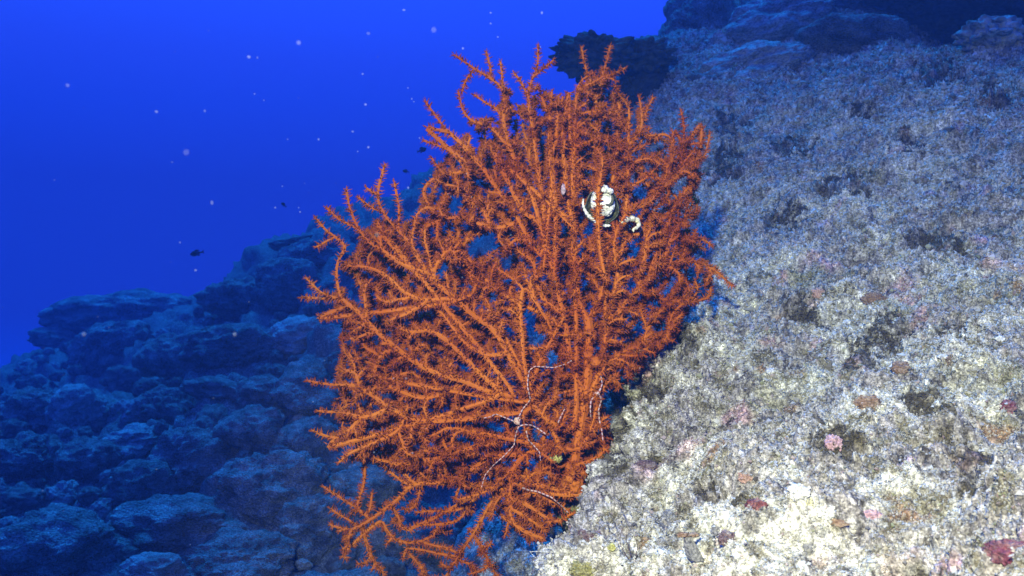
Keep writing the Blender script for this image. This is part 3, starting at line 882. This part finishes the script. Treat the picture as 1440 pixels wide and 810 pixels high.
def colonize(att, Rinf, kill, iters, scale=(1, 1, .8), keep=1.0, out=.45):
    sc = np.array(scale)
    nodes = np.array(pos)
    near_i = np.zeros(len(att), int); near_d = np.full(len(att), 1e9)
    for s in range(0, len(att), 400):
        dd = np.linalg.norm((att[s:s + 400, None] - nodes[None]) * sc, axis=2)
        near_i[s:s + 400] = dd.argmin(1); near_d[s:s + 400] = dd.min(1)
    alive = near_d > kill
    direc = {}
    for it in range(iters):
        act = alive & (near_d < Rinf)
        if not act.any(): break
        ids, inv = np.unique(near_i[act], return_inverse=True)
        v = att[act] - np.array(pos)[near_i[act]]
        v /= np.linalg.norm(v, axis=1)[:, None] + 1e-9
        sm = np.zeros((len(ids), 3)); np.add.at(sm, inv, v)
        new = []
        ar = np.array(pos)
        for j, i in enumerate(ids):
            g = sm[j]; ln = np.linalg.norm(g)
            if ln < .15: continue
            g = g / ln
            p = par[i]
            t = ar[i] - ar[p] if p >= 0 else np.array([0, -1, 0.])
            t = t / (np.linalg.norm(t) + 1e-9)
            o = ar[i] - np.array([745, 650, 0]); o[2] = 0; o /= np.linalg.norm(o) + 1e-9
            dv = g + keep * t + out * o + rng.normal(size=3) * .18
            dv /= np.linalg.norm(dv)
            q = ar[i] + dv * STEP
            if np.min(np.linalg.norm(ar - q, axis=1)) < STEP * .55: 
                # no room here: these attractors are given up
                m = np.where(act)[0][inv == j]; alive[m] = False
                continue
            new.append((q, i, sid[i]))
        if not new: continue
        base = len(pos)
        for q, i, s_ in new:
            pos.append(q); par.append(i); sid.append(s_)
        nw = np.array([q for q, _, _ in new])
        al = np.where(alive)[0]
        for s in range(0, len(al), 1500):
            a_ = al[s:s + 1500]
            dd = np.linalg.norm((att[a_, None] - nw[None]) * sc, axis=2)
            m = dd.min(1); upd = m < near_d[a_]
            near_d[a_[upd]] = m[upd]; near_i[a_[upd]] = base + dd.argmin(1)[upd]
        alive &= near_d > kill


print('stem nodes', len(pos))
colonize(attract(2600, -35, 25), 60, 11.0, 70)
print('front', len(pos))
colonize(attract(3600, 20, 85), 80, 10.0, 70)
print('mid', len(pos))
colonize(attract(420, 45, 100, [(458, 690), (520, 690), (560, 670), (640, 672), (730, 690), (725, 740), (690, 812), (610, 815), (520, 800), (480, 780), (485, 730)]), 60, 10.5, 60)
colonize(attract(4600, 75, 200), 90, 10.5, 80)

pos = np.array(pos); par = np.array(par); sid = np.array(sid)
N = len(pos)
kids = [[] for _ in range(N)]
for i, p in enumerate(par):
    if p >= 0: kids[p].append(i)
order = np.arange(N)[::-1]         # children always come after parents
rad = np.zeros(N)
for i in order:
    r = 0.0
    for c in kids[i]: r += rad[c] ** 4.6
    rad[i] = max(1.65, r ** (1 / 4.6)) if kids[i] else 1.8
rad = np.where(rad > 2.6, 2.6 + (rad - 2.6) * .45, rad)
rad = np.minimum(rad, 3.4)
_s0 = np.where(sid == 0)[0]
rad[_s0] = np.maximum(rad[_s0], np.linspace(6.8, 3.9, len(_s0)))
main = np.full(N, -1)
for i in range(N):
    if kids[i]:
        # a traced stem stays itself; otherwise the thickest child goes on
        ks = kids[i]
        main[i] = max(ks, key=lambda c: (rad[c], -c))
for _ in range(2):
    new = pos.copy()
    for i in range(N):
        if par[i] >= 0 and main[i] >= 0:
            new[i] = .5 * pos[i] + .25 * (pos[par[i]] + pos[main[i]])
    pos = new


def fan3d(q):
    q = np.asarray(q, float)
    px, py, dz = q[..., 0], q[..., 1], q[..., 2]
    d = 1.5 + dz * .00125 + np.clip(650 - py, 0, 600) * .00016 + np.clip(px - 850, 0, 300) * .0006 - np.clip(700 - px, 0, 300) * .00015
    return np.stack([(px - 720) / 1200 * d, d, (405 - py) / 1200 * d], -1)


X = fan3d(pos)
PXM = 0.00125
rad_m = rad * PXM
fan = link('sea_fan', None); fan.location = X[0]
tag(fan, 'large bushy orange sea fan coral rooted on the left edge of the pale rock', 'sea fan')
fo = np.array(fan.location)
# each traced stem that leaves the trunk is a branch; its twigs ride in it
topmost = {}
for i in range(len(STEMS)):
    first = int(np.where(sid == i)[0][0])
    p = par[first]
    topmost[i] = (int(sid[p]) if p >= 0 else -1)
BR = {}
for i in range(len(STEMS)):
    k = i
    L = np.linalg.norm(np.diff(np.array(STEMS[i][0], float), axis=0), axis=1).sum()
    BR[i] = i if (i == 0 or L > 120 or topmost[i] < 0) else BR[topmost[i]]

M_fan, t, b = principled('orange_coral', .9, .0)
a = t.nodes.new('ShaderNodeAttribute'); a.attribute_name = 'polyp'
tcn = t.nodes.new('ShaderNodeTexCoord'); n1 = t.nodes.new('ShaderNodeTexNoise'); n1.inputs['Scale'].default_value = 7; n1.inputs['Detail'].default_value = 3
t.links.new(tcn.outputs['Object'], n1.inputs['Vector'])
r1 = t.nodes.new('ShaderNodeValToRGB'); r1.color_ramp.elements[0].color = (.46, .100, .012, 1); r1.color_ramp.elements[1].color = (.62, .190, .026, 1)
r1.color_ramp.elements[0].position = .35; r1.color_ramp.elements[1].position = .65
r2 = t.nodes.new('ShaderNodeValToRGB'); r2.color_ramp.elements[0].color = (.22, .040, .008, 1); r2.color_ramp.elements[1].color = (.39, .092, .014, 1)
r2.color_ramp.elements[0].position = .35; r2.color_ramp.elements[1].position = .65
t.links.new(n1.outputs['Fac'], r1.inputs[0]); t.links.new(n1.outputs['Fac'], r2.inputs[0])
mx = t.nodes.new('ShaderNodeMix'); mx.data_type = 'RGBA'
t.links.new(a.outputs['Fac'], mx.inputs[0]); t.links.new(r1.outputs[0], mx.inputs[6]); t.links.new(r2.outputs[0], mx.inputs[7])
t.links.new(mx.outputs[2], b.inputs['Base Color'])
tr = t.nodes.new('ShaderNodeBsdfTranslucent'); t.links.new(mx.outputs[2], tr.inputs['Color'])
ms = t.nodes.new('ShaderNodeMixShader'); ms.inputs[0].default_value = .22
t.links.new(b.outputs[0], ms.inputs[1]); t.links.new(tr.outputs[0], ms.inputs[2]); t.links.new(ms.outputs[0], t.nodes['Material Output'].inputs['Surface'])

accs = {}
starts = [i for i in range(N) if par[i] < 0 or main[par[i]] != i]
for s0 in starts:
    ch = [par[s0]] if par[s0] >= 0 else []
    i = s0
    while i >= 0:
        ch.append(i); i = main[i]
    if len(ch) < 2: continue
    r = rad_m[ch].copy()
    if par[s0] >= 0: r[0] = min(r[0], r[1] * 1.2)
    r *= 1 + .10 * rng.normal(size=len(r))
    V, F4, F3 = tube(X[ch] - fo, r, 6)
    accs.setdefault(BR[int(sid[s0])], Acc()).add(V, F4, F3, 0.0)

# polyps: short stalks with a ragged crown, all round every branch
edges = np.where(par >= 0)[0]
Ep = X[par[edges]]; Ec = X[edges]; El = np.linalg.norm(Ec - Ep, axis=1)
cnt_e = rng.poisson(El / .0058 * 6.0)
ei = np.repeat(np.arange(len(edges)), cnt_e)
npol = len(ei)
f = rng.random(npol)[:, None]
ax = (Ec - Ep)[ei]; ax /= np.linalg.norm(ax, axis=1)[:, None] + 1e-9
rn = rng.normal(size=(npol, 3)); rn -= (rn * ax).sum(1)[:, None] * ax; rn /= np.linalg.norm(rn, axis=1)[:, None] + 1e-9
org = Ep[ei] * (1 - f) + Ec[ei] * f + rn * (rad_m[edges][ei] * .8)[:, None]
pd = rn + ax * rng.uniform(0, .55, npol)[:, None] + rng.normal(size=(npol, 3)) * .12
# tips carry polyps pointing forward
tips = np.array([i for i in range(N) if not kids[i]])
k6 = np.repeat(tips, 7)
axt = X[k6] - X[par[k6]]; axt /= np.linalg.norm(axt, axis=1)[:, None]
org = np.vstack([org, X[k6]]); pd = np.vstack([pd, axt + rng.normal(size=(len(k6), 3)) * .55])
pd /= np.linalg.norm(pd, axis=1)[:, None]
brp = np.concatenate([np.array([BR[int(s)] for s in sid[edges]])[ei], np.array([BR[int(s)] for s in sid[k6]])])
npol = len(org)
H = rng.uniform(.0048, .0096, npol)[:, None]
s1 = np.cross(pd, rng.normal(size=(npol, 3))); s1 /= np.linalg.norm(s1, axis=1)[:, None]
s2 = np.cross(pd, s1)
PV = []
for k in range(3):
    th = k * 2.0944; e = math.cos(th) * s1 + math.sin(th) * s2
    PV.append(org + e * .0011)
for k in range(3):
    th = k * 2.0944; e = math.cos(th) * s1 + math.sin(th) * s2
    PV.append(org + pd * H * .72 + e * .0007)
for k in range(3):       # crown of three broad tentacles
    th = k * 2.0944 + 1.05; e = math.cos(th) * s1 + math.sin(th) * s2
    PV.append(org + pd * H * rng.uniform(.9, 1.25, (npol, 1)) + e * rng.uniform(.0007, .0019, (npol, 1)))
PV = np.stack(PV, 1)
PF = np.array([(0, 1, 4), (0, 4, 3), (1, 2, 5), (1, 5, 4), (2, 0, 3), (2, 3, 5), (3, 4, 6), (4, 5, 7), (5, 3, 8)])
for bkey in np.unique(brp):
    m = np.where(brp == bkey)[0]
    V = (PV[m] - fo).reshape(-1, 3)
    Fp = (np.arange(len(m))[:, None, None] * 9 + PF[None]).reshape(-1, 3)
    at = np.tile(np.array([.3, .3, .3, .8, .8, .8, 1, 1, 1.]), len(m))
    accs.setdefault(int(bkey), Acc()).add(V, None, Fp, at)
for bkey, ac in sorted(accs.items()):
    link('trunk' if bkey == 0 else 'branch', ac.mesh('branch', 'polyp', smooth=False), M_fan, fan)
# holdfast gripping the rock
hv = IV4 * (1 + .25 * fbm(IV4, 2.2, 3))[:, None] * np.array([[.02, .028, .02]])
link('holdfast', mesh('holdfast', hv + np.array([.004, .02, -.012]), IF4), M_fan, fan)
print('FAN nodes', N, 'polyps', npol)


# rocky knob that carries the fan (yellow-green spot seen through it)
knob('rock', fan3d(np.array([838., 690., 110.])), (.075, .10, .09), 21, 'olive-mottled rock knob carrying the foot of the sea fan', 'rock', freq=6, amp=.5, mat=noisy('olive_rock', [(.05, .05, .03), (.12, .11, .05), (.26, .23, .09)], scale=20, bump=.8, bscale=90, bdist=.01))
s = link('sponge', mesh('sponge', IV3 * (1 + .3 * fbm(IV3 + 3, 2.5, 2))[:, None] * .012, IF3), M_yel, None, fan3d(np.array([781., 642., 6.])))
tag(s, 'yellow sponge glowing through the orange branches near the fan foot', 'sponge', 'sponges on the reef rock')

# ------------------------------------------------------------------ brittle stars wound through the fan
def band_mat():
    m, t, b = principled('banded_arm', .6, .3)
    a = t.nodes.new('ShaderNodeAttribute'); a.attribute_name = 'band'
    r = t.nodes.new('ShaderNodeValToRGB'); r.color_ramp.interpolation = 'CONSTANT'
    r.color_ramp.elements[0].color = (.52, .36, .33, 1); r.color_ramp.elements[1].color = (.30, .09, .07, 1); r.color_ramp.elements[1].position = .5
    t.links.new(a.outputs['Fac'], r.inputs[0]); t.links.new(r.outputs[0], b.inputs['Base Color'])
    return m


M_band = band_mat()


def brittle(label, disc, arms, z, mat=M_band, r0=1.05):
    st = link('brittle_star', None); c = fan3d(np.array([*disc, z + 30.])); st.location = c
    tag(st, label, 'brittle star', 'brittle stars on the sea fan')
    dv = IV3 * np.array([[.0075, .004, .0075]])
    link('disc', mesh('disc', dv, IF3, True, {'band': (np.arange(len(dv)) % 3 == 0) * 1.0}), mat, st)
    for arm in arms:
        arm = np.array([(*p, z) if len(p) == 2 else p for p in arm], float)
        s = np.concatenate([[0], np.cumsum(np.linalg.norm(np.diff(arm, axis=0), axis=1))])
        q = np.arange(0, s[-1], 1.2)
        pts = np.stack([np.interp(q, s, arm[:, k]) for k in range(3)], 1)
        for _ in range(4): pts[1:-1] = .25 * pts[:-2] + .5 * pts[1:-1] + .25 * pts[2:]
        pts[:, 2] += 9 * np.sin(q * .11 + arm[0, 0]) + 5
        rr = np.linspace(r0, r0 * .55, len(pts)) * PXM * (1 + .12 * (np.arange(len(pts)) % 2))
        V, F4, F3 = tube(fan3d(pts) - c, rr, 6)
        bd = np.repeat((q % 6.0) / 6.0, 6); bd = np.append(bd, 0.)
        link('arm', mesh('arm', V, [F4, F3], True, {'band': bd}), mat, st)


brittle('pink-and-white banded brittle star with long arms looping across the fan centre', (728, 592), [
    [(728, 590), (735, 575), (746, 562), (742, 545), (742, 535), (744, 521), (752, 515), (765, 516), (780, 517), (795, 512), (804, 507)],
    [(767, 610), (757, 603), (748, 598), (737, 597), (729, 600), (725, 612), (723, 626), (709, 641), (694, 654), (682, 668), (677, 686)],
    [(740, 606), (743, 619), (751, 627), (759, 636), (760, 648)], [(722, 592), (697, 582), (690, 586), (680, 588)], [(785, 594), (788, 587), (794, 575)]], -36)
brittle('spiny grey-pink brittle star arm draped on the lowest front fronds', (735, 682), [[(735, 686), (742, 689), (755, 691), (775, 699), (787, 709), (799, 721)]], -36, r0=1.3)
brittle('pale banded brittle star hanging at the right edge of the fan foot', (840, 556), [
    [(840, 554), (844, 548), (847, 540), (845, 529)], [(841, 552), (846, 562), (843, 572), (841, 579)], [(838, 556), (831, 563), (830, 575), (831, 588)], [(842, 580), (843, 592), (846, 604), (848, 620)]], -36, r0=1.3)

# ------------------------------------------------------------------ shells caught in the fan
M_sw = noisy('white_shell', [(.06, .06, .05), (.55, .54, .48), (.80, .80, .77), (.82, .82, .80)], scale=75, bump=.5, bscale=260, bdist=.003, rough=.45, spec=.4)
M_sd = noisy('olive_shell', [(.015, .016, .012), (.05, .055, .03), (.13, .13, .08)], scale=90, bump=.3, bscale=200, bdist=.002, rough=.5, spec=.4)
M_sc = noisy('cream_shell', [(.55, .45, .25), (.72, .66, .46), (.80, .77, .66)], scale=110, bump=.3, bscale=200, bdist=.002, rough=.5, spec=.4)
SZ = -28.
shell = link('bivalve_shell', None); sc0 = fan3d(np.array([843., 290., SZ])); shell.location = sc0
tag(shell, 'open black and white shell wedged upright among the upper branches', 'shell')
px_m = fan3d(np.array([844., 290., SZ]))[0] - sc0[0]


def loc(dx, dy, dz=0): return np.array([dx * px_m, dz * px_m, -dy * px_m])


nu, nv = 14, 28         # hollow valve, opening towards the diver
V = []
for i in range(nu):
    for j in range(nv):
        th = j * 2 * math.pi / nv; ph = i / (nu - 1)
        rr = 24 * math.sin(ph * math.pi / 2) * (1 + .05 * math.sin(5 * th))
        x = rr * math.cos(th) * .95 + 3; y = rr * math.sin(th) * 1.0 + 2
        V.append(loc(x, y, 14 * math.cos(ph * math.pi / 2) - 2 + .25 * y))
I = np.arange(nu - 1)[:, None] * nv; J = np.arange(nv)[None]
F = np.stack([I + J, I + (J + 1) % nv, I + nv + (J + 1) % nv, I + nv + J], 2).reshape(-1, 4)
o = link('valve', mesh('valve', np.array(V), F), M_sd, shell)
md = o.modifiers.new('thick', 'SOLIDIFY'); md.thickness = .0022
rim = [(-23, -10), (-24, -3), (-22, 4), (-18, 11), (-12, 17), (-5, 22), (2, 26), (9, 28), (15, 27)]
rim = np.array([loc(x, y, -4 + .1 * y) for x, y in rim])
q = np.linspace(0, len(rim) - 1, 40); rs = np.stack([np.interp(q, np.arange(len(rim)), rim[:, k]) for k in range(3)], 1)
for _ in range(5): rs[1:-1] = .25 * rs[:-2] + .5 * rs[1:-1] + .25 * rs[2:]
V, F4, F3 = tube(rs, px_m * (.8 + 1.8 * np.sin(np.linspace(.15, 2.7, 40))) * (1 + .22 * np.sin(np.arange(40) * 1.9)), 8)
link('rim', mesh('rim', V, [F4, F3]), M_sw, shell)
for (x, y, rx, ry, sd) in ((7, 2, 14, 16, 1), (-6, -2, 7, 12, 2)):
    Vb = IV4 * (1 + .22 * fbm(IV4 + sd, 1.6, 3))[:, None] * np.array([[rx, 6, ry]]) * px_m + loc(x, y - 3, -6)
    link('flesh_lobe', mesh('flesh_lobe', Vb, IF4), M_sw, shell)
ar = np.array([loc(x, y, -13.4) for x, y in ((16, -14), (17.5, -9), (16, -3), (12, 0), (8, -1))])
V, F4, F3 = tube(ar, px_m * np.array([1.4, 2.4, 2.6, 2.2, 1.0]), 8)
link('dark_slit', mesh('dark_slit', V, [F4, F3]), M_sd, shell)
for (x, y, r_) in ((6, -23, 5.5), (14, -20, 4.5), (-7, -16, 4)):
    link('knob', mesh('knob', IV3 * (1 + .4 * fbm(IV3 + x, 2, 3))[:, None] * r_ * px_m + loc(x, y, -9), IF3), M_sw, shell)

cs = fan3d(np.array([885., 314., -34.]))
arc = np.array([fan3d(np.array([x, y, -34. + .5 * (x - 885)])) - cs for x, y in ((872, 313), (877, 309), (884, 308), (891, 307), (897, 310), (899, 316), (895, 321), (890, 322), (891, 326))])
q = np.linspace(0, 8, 36); rs = np.stack([np.interp(q, np.arange(9), arc[:, k]) for k in range(3)], 1)
for _ in range(4): rs[1:-1] = .25 * rs[:-2] + .5 * rs[1:-1] + .25 * rs[2:]
V, F4, F3 = tube(rs, px_m * np.interp(q, [0, 1, 3, 5, 7, 8], [2.0, 3.8, 4.0, 3.0, 2.0, 1.0]) * (1 + .2 * np.sin(q * 5.3)), 10)
tag(link('shell', mesh('shell', V, [F4, F3]), M_sc, None, cs), 'small cream shell curled like a hook right of the black and white one', 'shell')
cs = fan3d(np.array([792., 267., -40.]))
V = IV3 * (1 + .25 * fbm(IV3 + 4, 2.2, 3))[:, None] * np.array([[3.2, 3, 8]]) * px_m
tag(link('shell', mesh('shell', V, IF3), plain('mauve_shell', (.45, .30, .36)), None, cs), 'tiny mauve shell sliver left of the black and white one', 'shell')


# ------------------------------------------------------------------ hydroids at the rock lip
def hydroid(label, strands, mat, r):
    c = TV[ground(*strands[0][0])]
    h = link('hydroid', None); h.location = c
    tag(h, label, 'hydroid')
    for st_ in strands:
        d = Df[ground(*st_[0])]
        pts = np.array([P(x, y, d - .006 - .02 * i / len(st_)) for i, (x, y) in enumerate(st_)]) - c
        q = np.linspace(0, len(pts) - 1, 20); rs = np.stack([np.interp(q, np.arange(len(pts)), pts[:, k]) for k in range(3)], 1)
        for _ in range(4): rs[1:-1] = .25 * rs[:-2] + .5 * rs[1:-1] + .25 * rs[2:]
        V, F4, F3 = tube(rs, np.linspace(r, r * .5, 20), 5)
        link('strand', mesh('strand', V, [F4, F3]), mat, h)


hydroid('thin brown hydroid strands bowing over the bright rock lip', [[(884, 786), (876, 775), (871, 761), (873, 750), (877, 741)], [(887, 784), (884, 771), (880, 758), (881, 744)], [(894, 782), (897, 770), (894, 757)]], M_purple, .0007)
hydroid('pair of grey hydroid threads left of the brown strands', [[(857, 746), (853, 735), (849, 723)], [(866, 742), (862, 730), (856, 722)]], M_grey, .0008)
hydroid('white forked thread sticking out from the rock lip over dark water', [[(768, 788), (757, 786), (751, 783), (745, 775)], [(770, 776), (758, 775), (746, 776)]], M_white, .0008)


# ------------------------------------------------------------------ fish
M_fish = noisy('dark_fish', [(.01, .012, .02), (.03, .035, .05)], scale=20, bump=.1, rough=.5)


def fish(px, py, d, Lpx, label, yaw=0, pitch=0):
    L = Lpx / 1200 * d
    root = link('fish', None); root.location = P(px, py, d)
    tag(root, label, 'fish', 'small dark fish in open water')
    xs = np.linspace(-.5, .34, 12)
    hh = np.array([.0, .10, .16, .195, .21, .205, .18, .15, .115, .08, .055, .045]); ww = hh * .42
    V = []
    for x, h, w in zip(xs, hh, ww):
        for j in range(10):
            th = j * 2 * math.pi / 10
            V.append((x * L, w * L * math.cos(th), h * L * math.sin(th)))
    I = np.arange(11)[:, None] * 10; J = np.arange(10)[None]
    F = np.stack([I + J, I + (J + 1) % 10, I + 10 + (J + 1) % 10, I + 10 + J], 2).reshape(-1, 4)
    link('body', mesh('body', np.array(V), F), M_fish, root)

    def fin(name, outline, th):
        a = np.array([(x * L, -th * L, z * L) for x, z in outline]); b_ = a + np.array([[0, 2 * th * L, 0]])
        n = len(a); V = np.vstack([a, b_, [a.mean(0)], [b_.mean(0)]]); T = []
        for i in range(n):
            j = (i + 1) % n
            T += [(i, j, 2 * n), (n + j, n + i, 2 * n + 1), (i, n + i, j), (j, n + i, n + j)]
        link(name, mesh(name, V, np.array(T), False), M_fish, root)
    fin('tail_fin', [(.30, 0), (.36, .05), (.52, .16), (.47, .04), (.46, 0), (.47, -.04), (.52, -.16), (.36, -.05)], .008)
    fin('dorsal_fin', [(-.22, .17), (-.05, .27), (.15, .23), (.24, .12), (.1, .14)], .008)
    fin('anal_fin', [(-.02, -.18), (.10, -.25), (.22, -.13), (.1, -.13)], .008)
    root.rotation_euler = (0, pitch, yaw)


fish(277, 356, 5.0, 19, 'dark oval fish hovering alone in open water left of the slope', .4, -.25)
fish(399, 288, 5.5, 11, 'very small dark fish above the far slope crest', 1.0, .5)
fish(593, 211, 4.5, 17, 'dark fish half hidden behind the upper left fan tip', 2.6, .2)
fish(571, 241, 5.0, 11, 'faint dark fish in the gap between the two upper fan lobes', .6, .1)

# ------------------------------------------------------------------ drifting specks in the water
SPK = [(568, 14, 3.5), (350, 80, 4), (362, 81, 3), (510, 104, 3), (518, 47, 4.5), (762, 18, 3), (690, 33, 3), (651, 68, 2.5), (358, 132, 2), (371, 141, 2), (220, 157, 4), (288, 156, 3.2), (242, 228, 3.2), (298, 285, 5), (253, 341, 3), (387, 292, 2.4),
       (397, 262, 2), (420, 292, 2), (422, 298, 2), (579, 139, 2.4), (582, 143, 2), (496, 185, 3.4), (514, 147, 2.6), (518, 207, 2.2), (590, 194, 2.4), (574, 264, 2.8), (503, 213, 2.2), (448, 196, 2.6), (275, 380, 4), (690, 18, 3), (700, 52, 2.4),
       (564, 426, 2.2), (552, 425, 1.6), (782, 445, 1.6), (650, 390, 1.8), (686, 436, 1.6), (634, 276, 2), (605, 246, 1.6), (656, 244, 2), (663, 277, 1.8), (706, 571, 2), (553, 532, 2.4), (571, 532, 2), (526, 636, 2), (580, 637, 2),
       (440, 565, 1.6), (450, 420, 1.4), (700, 590, 1.4), (920, 295, 2), (886, 322, 1.6), (745, 342, 1.6), (300, 560, 1.3), (60, 690, 1.4), (220, 660, 1.2), (340, 650, 1.3), (760, 66, 2)]
for _ in range(36):
    SPK.append((rng.uniform(0, 900), rng.uniform(0, 800), rng.uniform(.6, 1.5)))
for _ in range(60):
    SPK.append((rng.uniform(430, 850), rng.uniform(250, 720), rng.uniform(.5, 1.1)))
ac = Acc()
V1, F1 = ico(1)
for (x, y) in ((262, 214), (118, 470), (610, 42), (420, 60), (95, 120), (530, 330), (330, 470), (700, 760)):
    d = rng.uniform(.34, .5)
    ac.add(V1 * rng.uniform(.8, 1.2, (1, 3)) * 2.1 / 1200 * d + P(x, y, d), None, F1)
for (x, y, r_) in SPK:
    d = rng.uniform(.75, 1.3)
    ac.add(V1 * rng.uniform(.75, 1.2, (1, 3)) * r_ * .68 / 1200 * d + P(x, y, d), None, F1)
M_spk, t, b = principled('pale_mucus', .6, .2)
b.inputs['Base Color'].default_value = (.38, .46, .60, 1); b.inputs['Alpha'].default_value = .10
tag(link('drifting_specks', ac.mesh('drifting_specks'), M_spk), kind='stuff')

# ------------------------------------------------------------------ the water's haze
hx0, hx1, hy0, hy1, hz0, hz1 = -17, 17, -3, 14.5, -14, 3.2
# bottom below the lowest ground
hz0 = float(TV[:, 2].min()) - 1.0
bx = np.array([(x, y, z) for z in (hz0, hz1) for y in (hy0, hy1) for x in (hx0, hx1)])
bf = np.array([(0, 2, 3, 1), (4, 5, 7, 6), (0, 1, 5, 4), (2, 6, 7, 3), (0, 4, 6, 2), (1, 3, 7, 5)])
haze = link('haze', mesh('haze', bx, bf, False)); tag(haze, kind='stuff')
mh = bpy.data.materials.new('sea_haze'); mh.use_nodes = True
t = mh.node_tree; t.nodes.remove(t.nodes['Principled BSDF'])
pv = t.nodes.new('ShaderNodeVolumePrincipled')
pv.inputs['Color'].default_value = (.016, .050, .165, 1)
pv.inputs['Density'].default_value = .14
pv.inputs['Anisotropy'].default_value = .2
pv.inputs['Absorption Color'].default_value = (0.10, .54, .90, 1)
t.links.new(pv.outputs[0], t.nodes['Material Output'].inputs['Volume'])
haze.data.materials.append(mh)
print('terrain', len(TV), 'zmin', hz0)
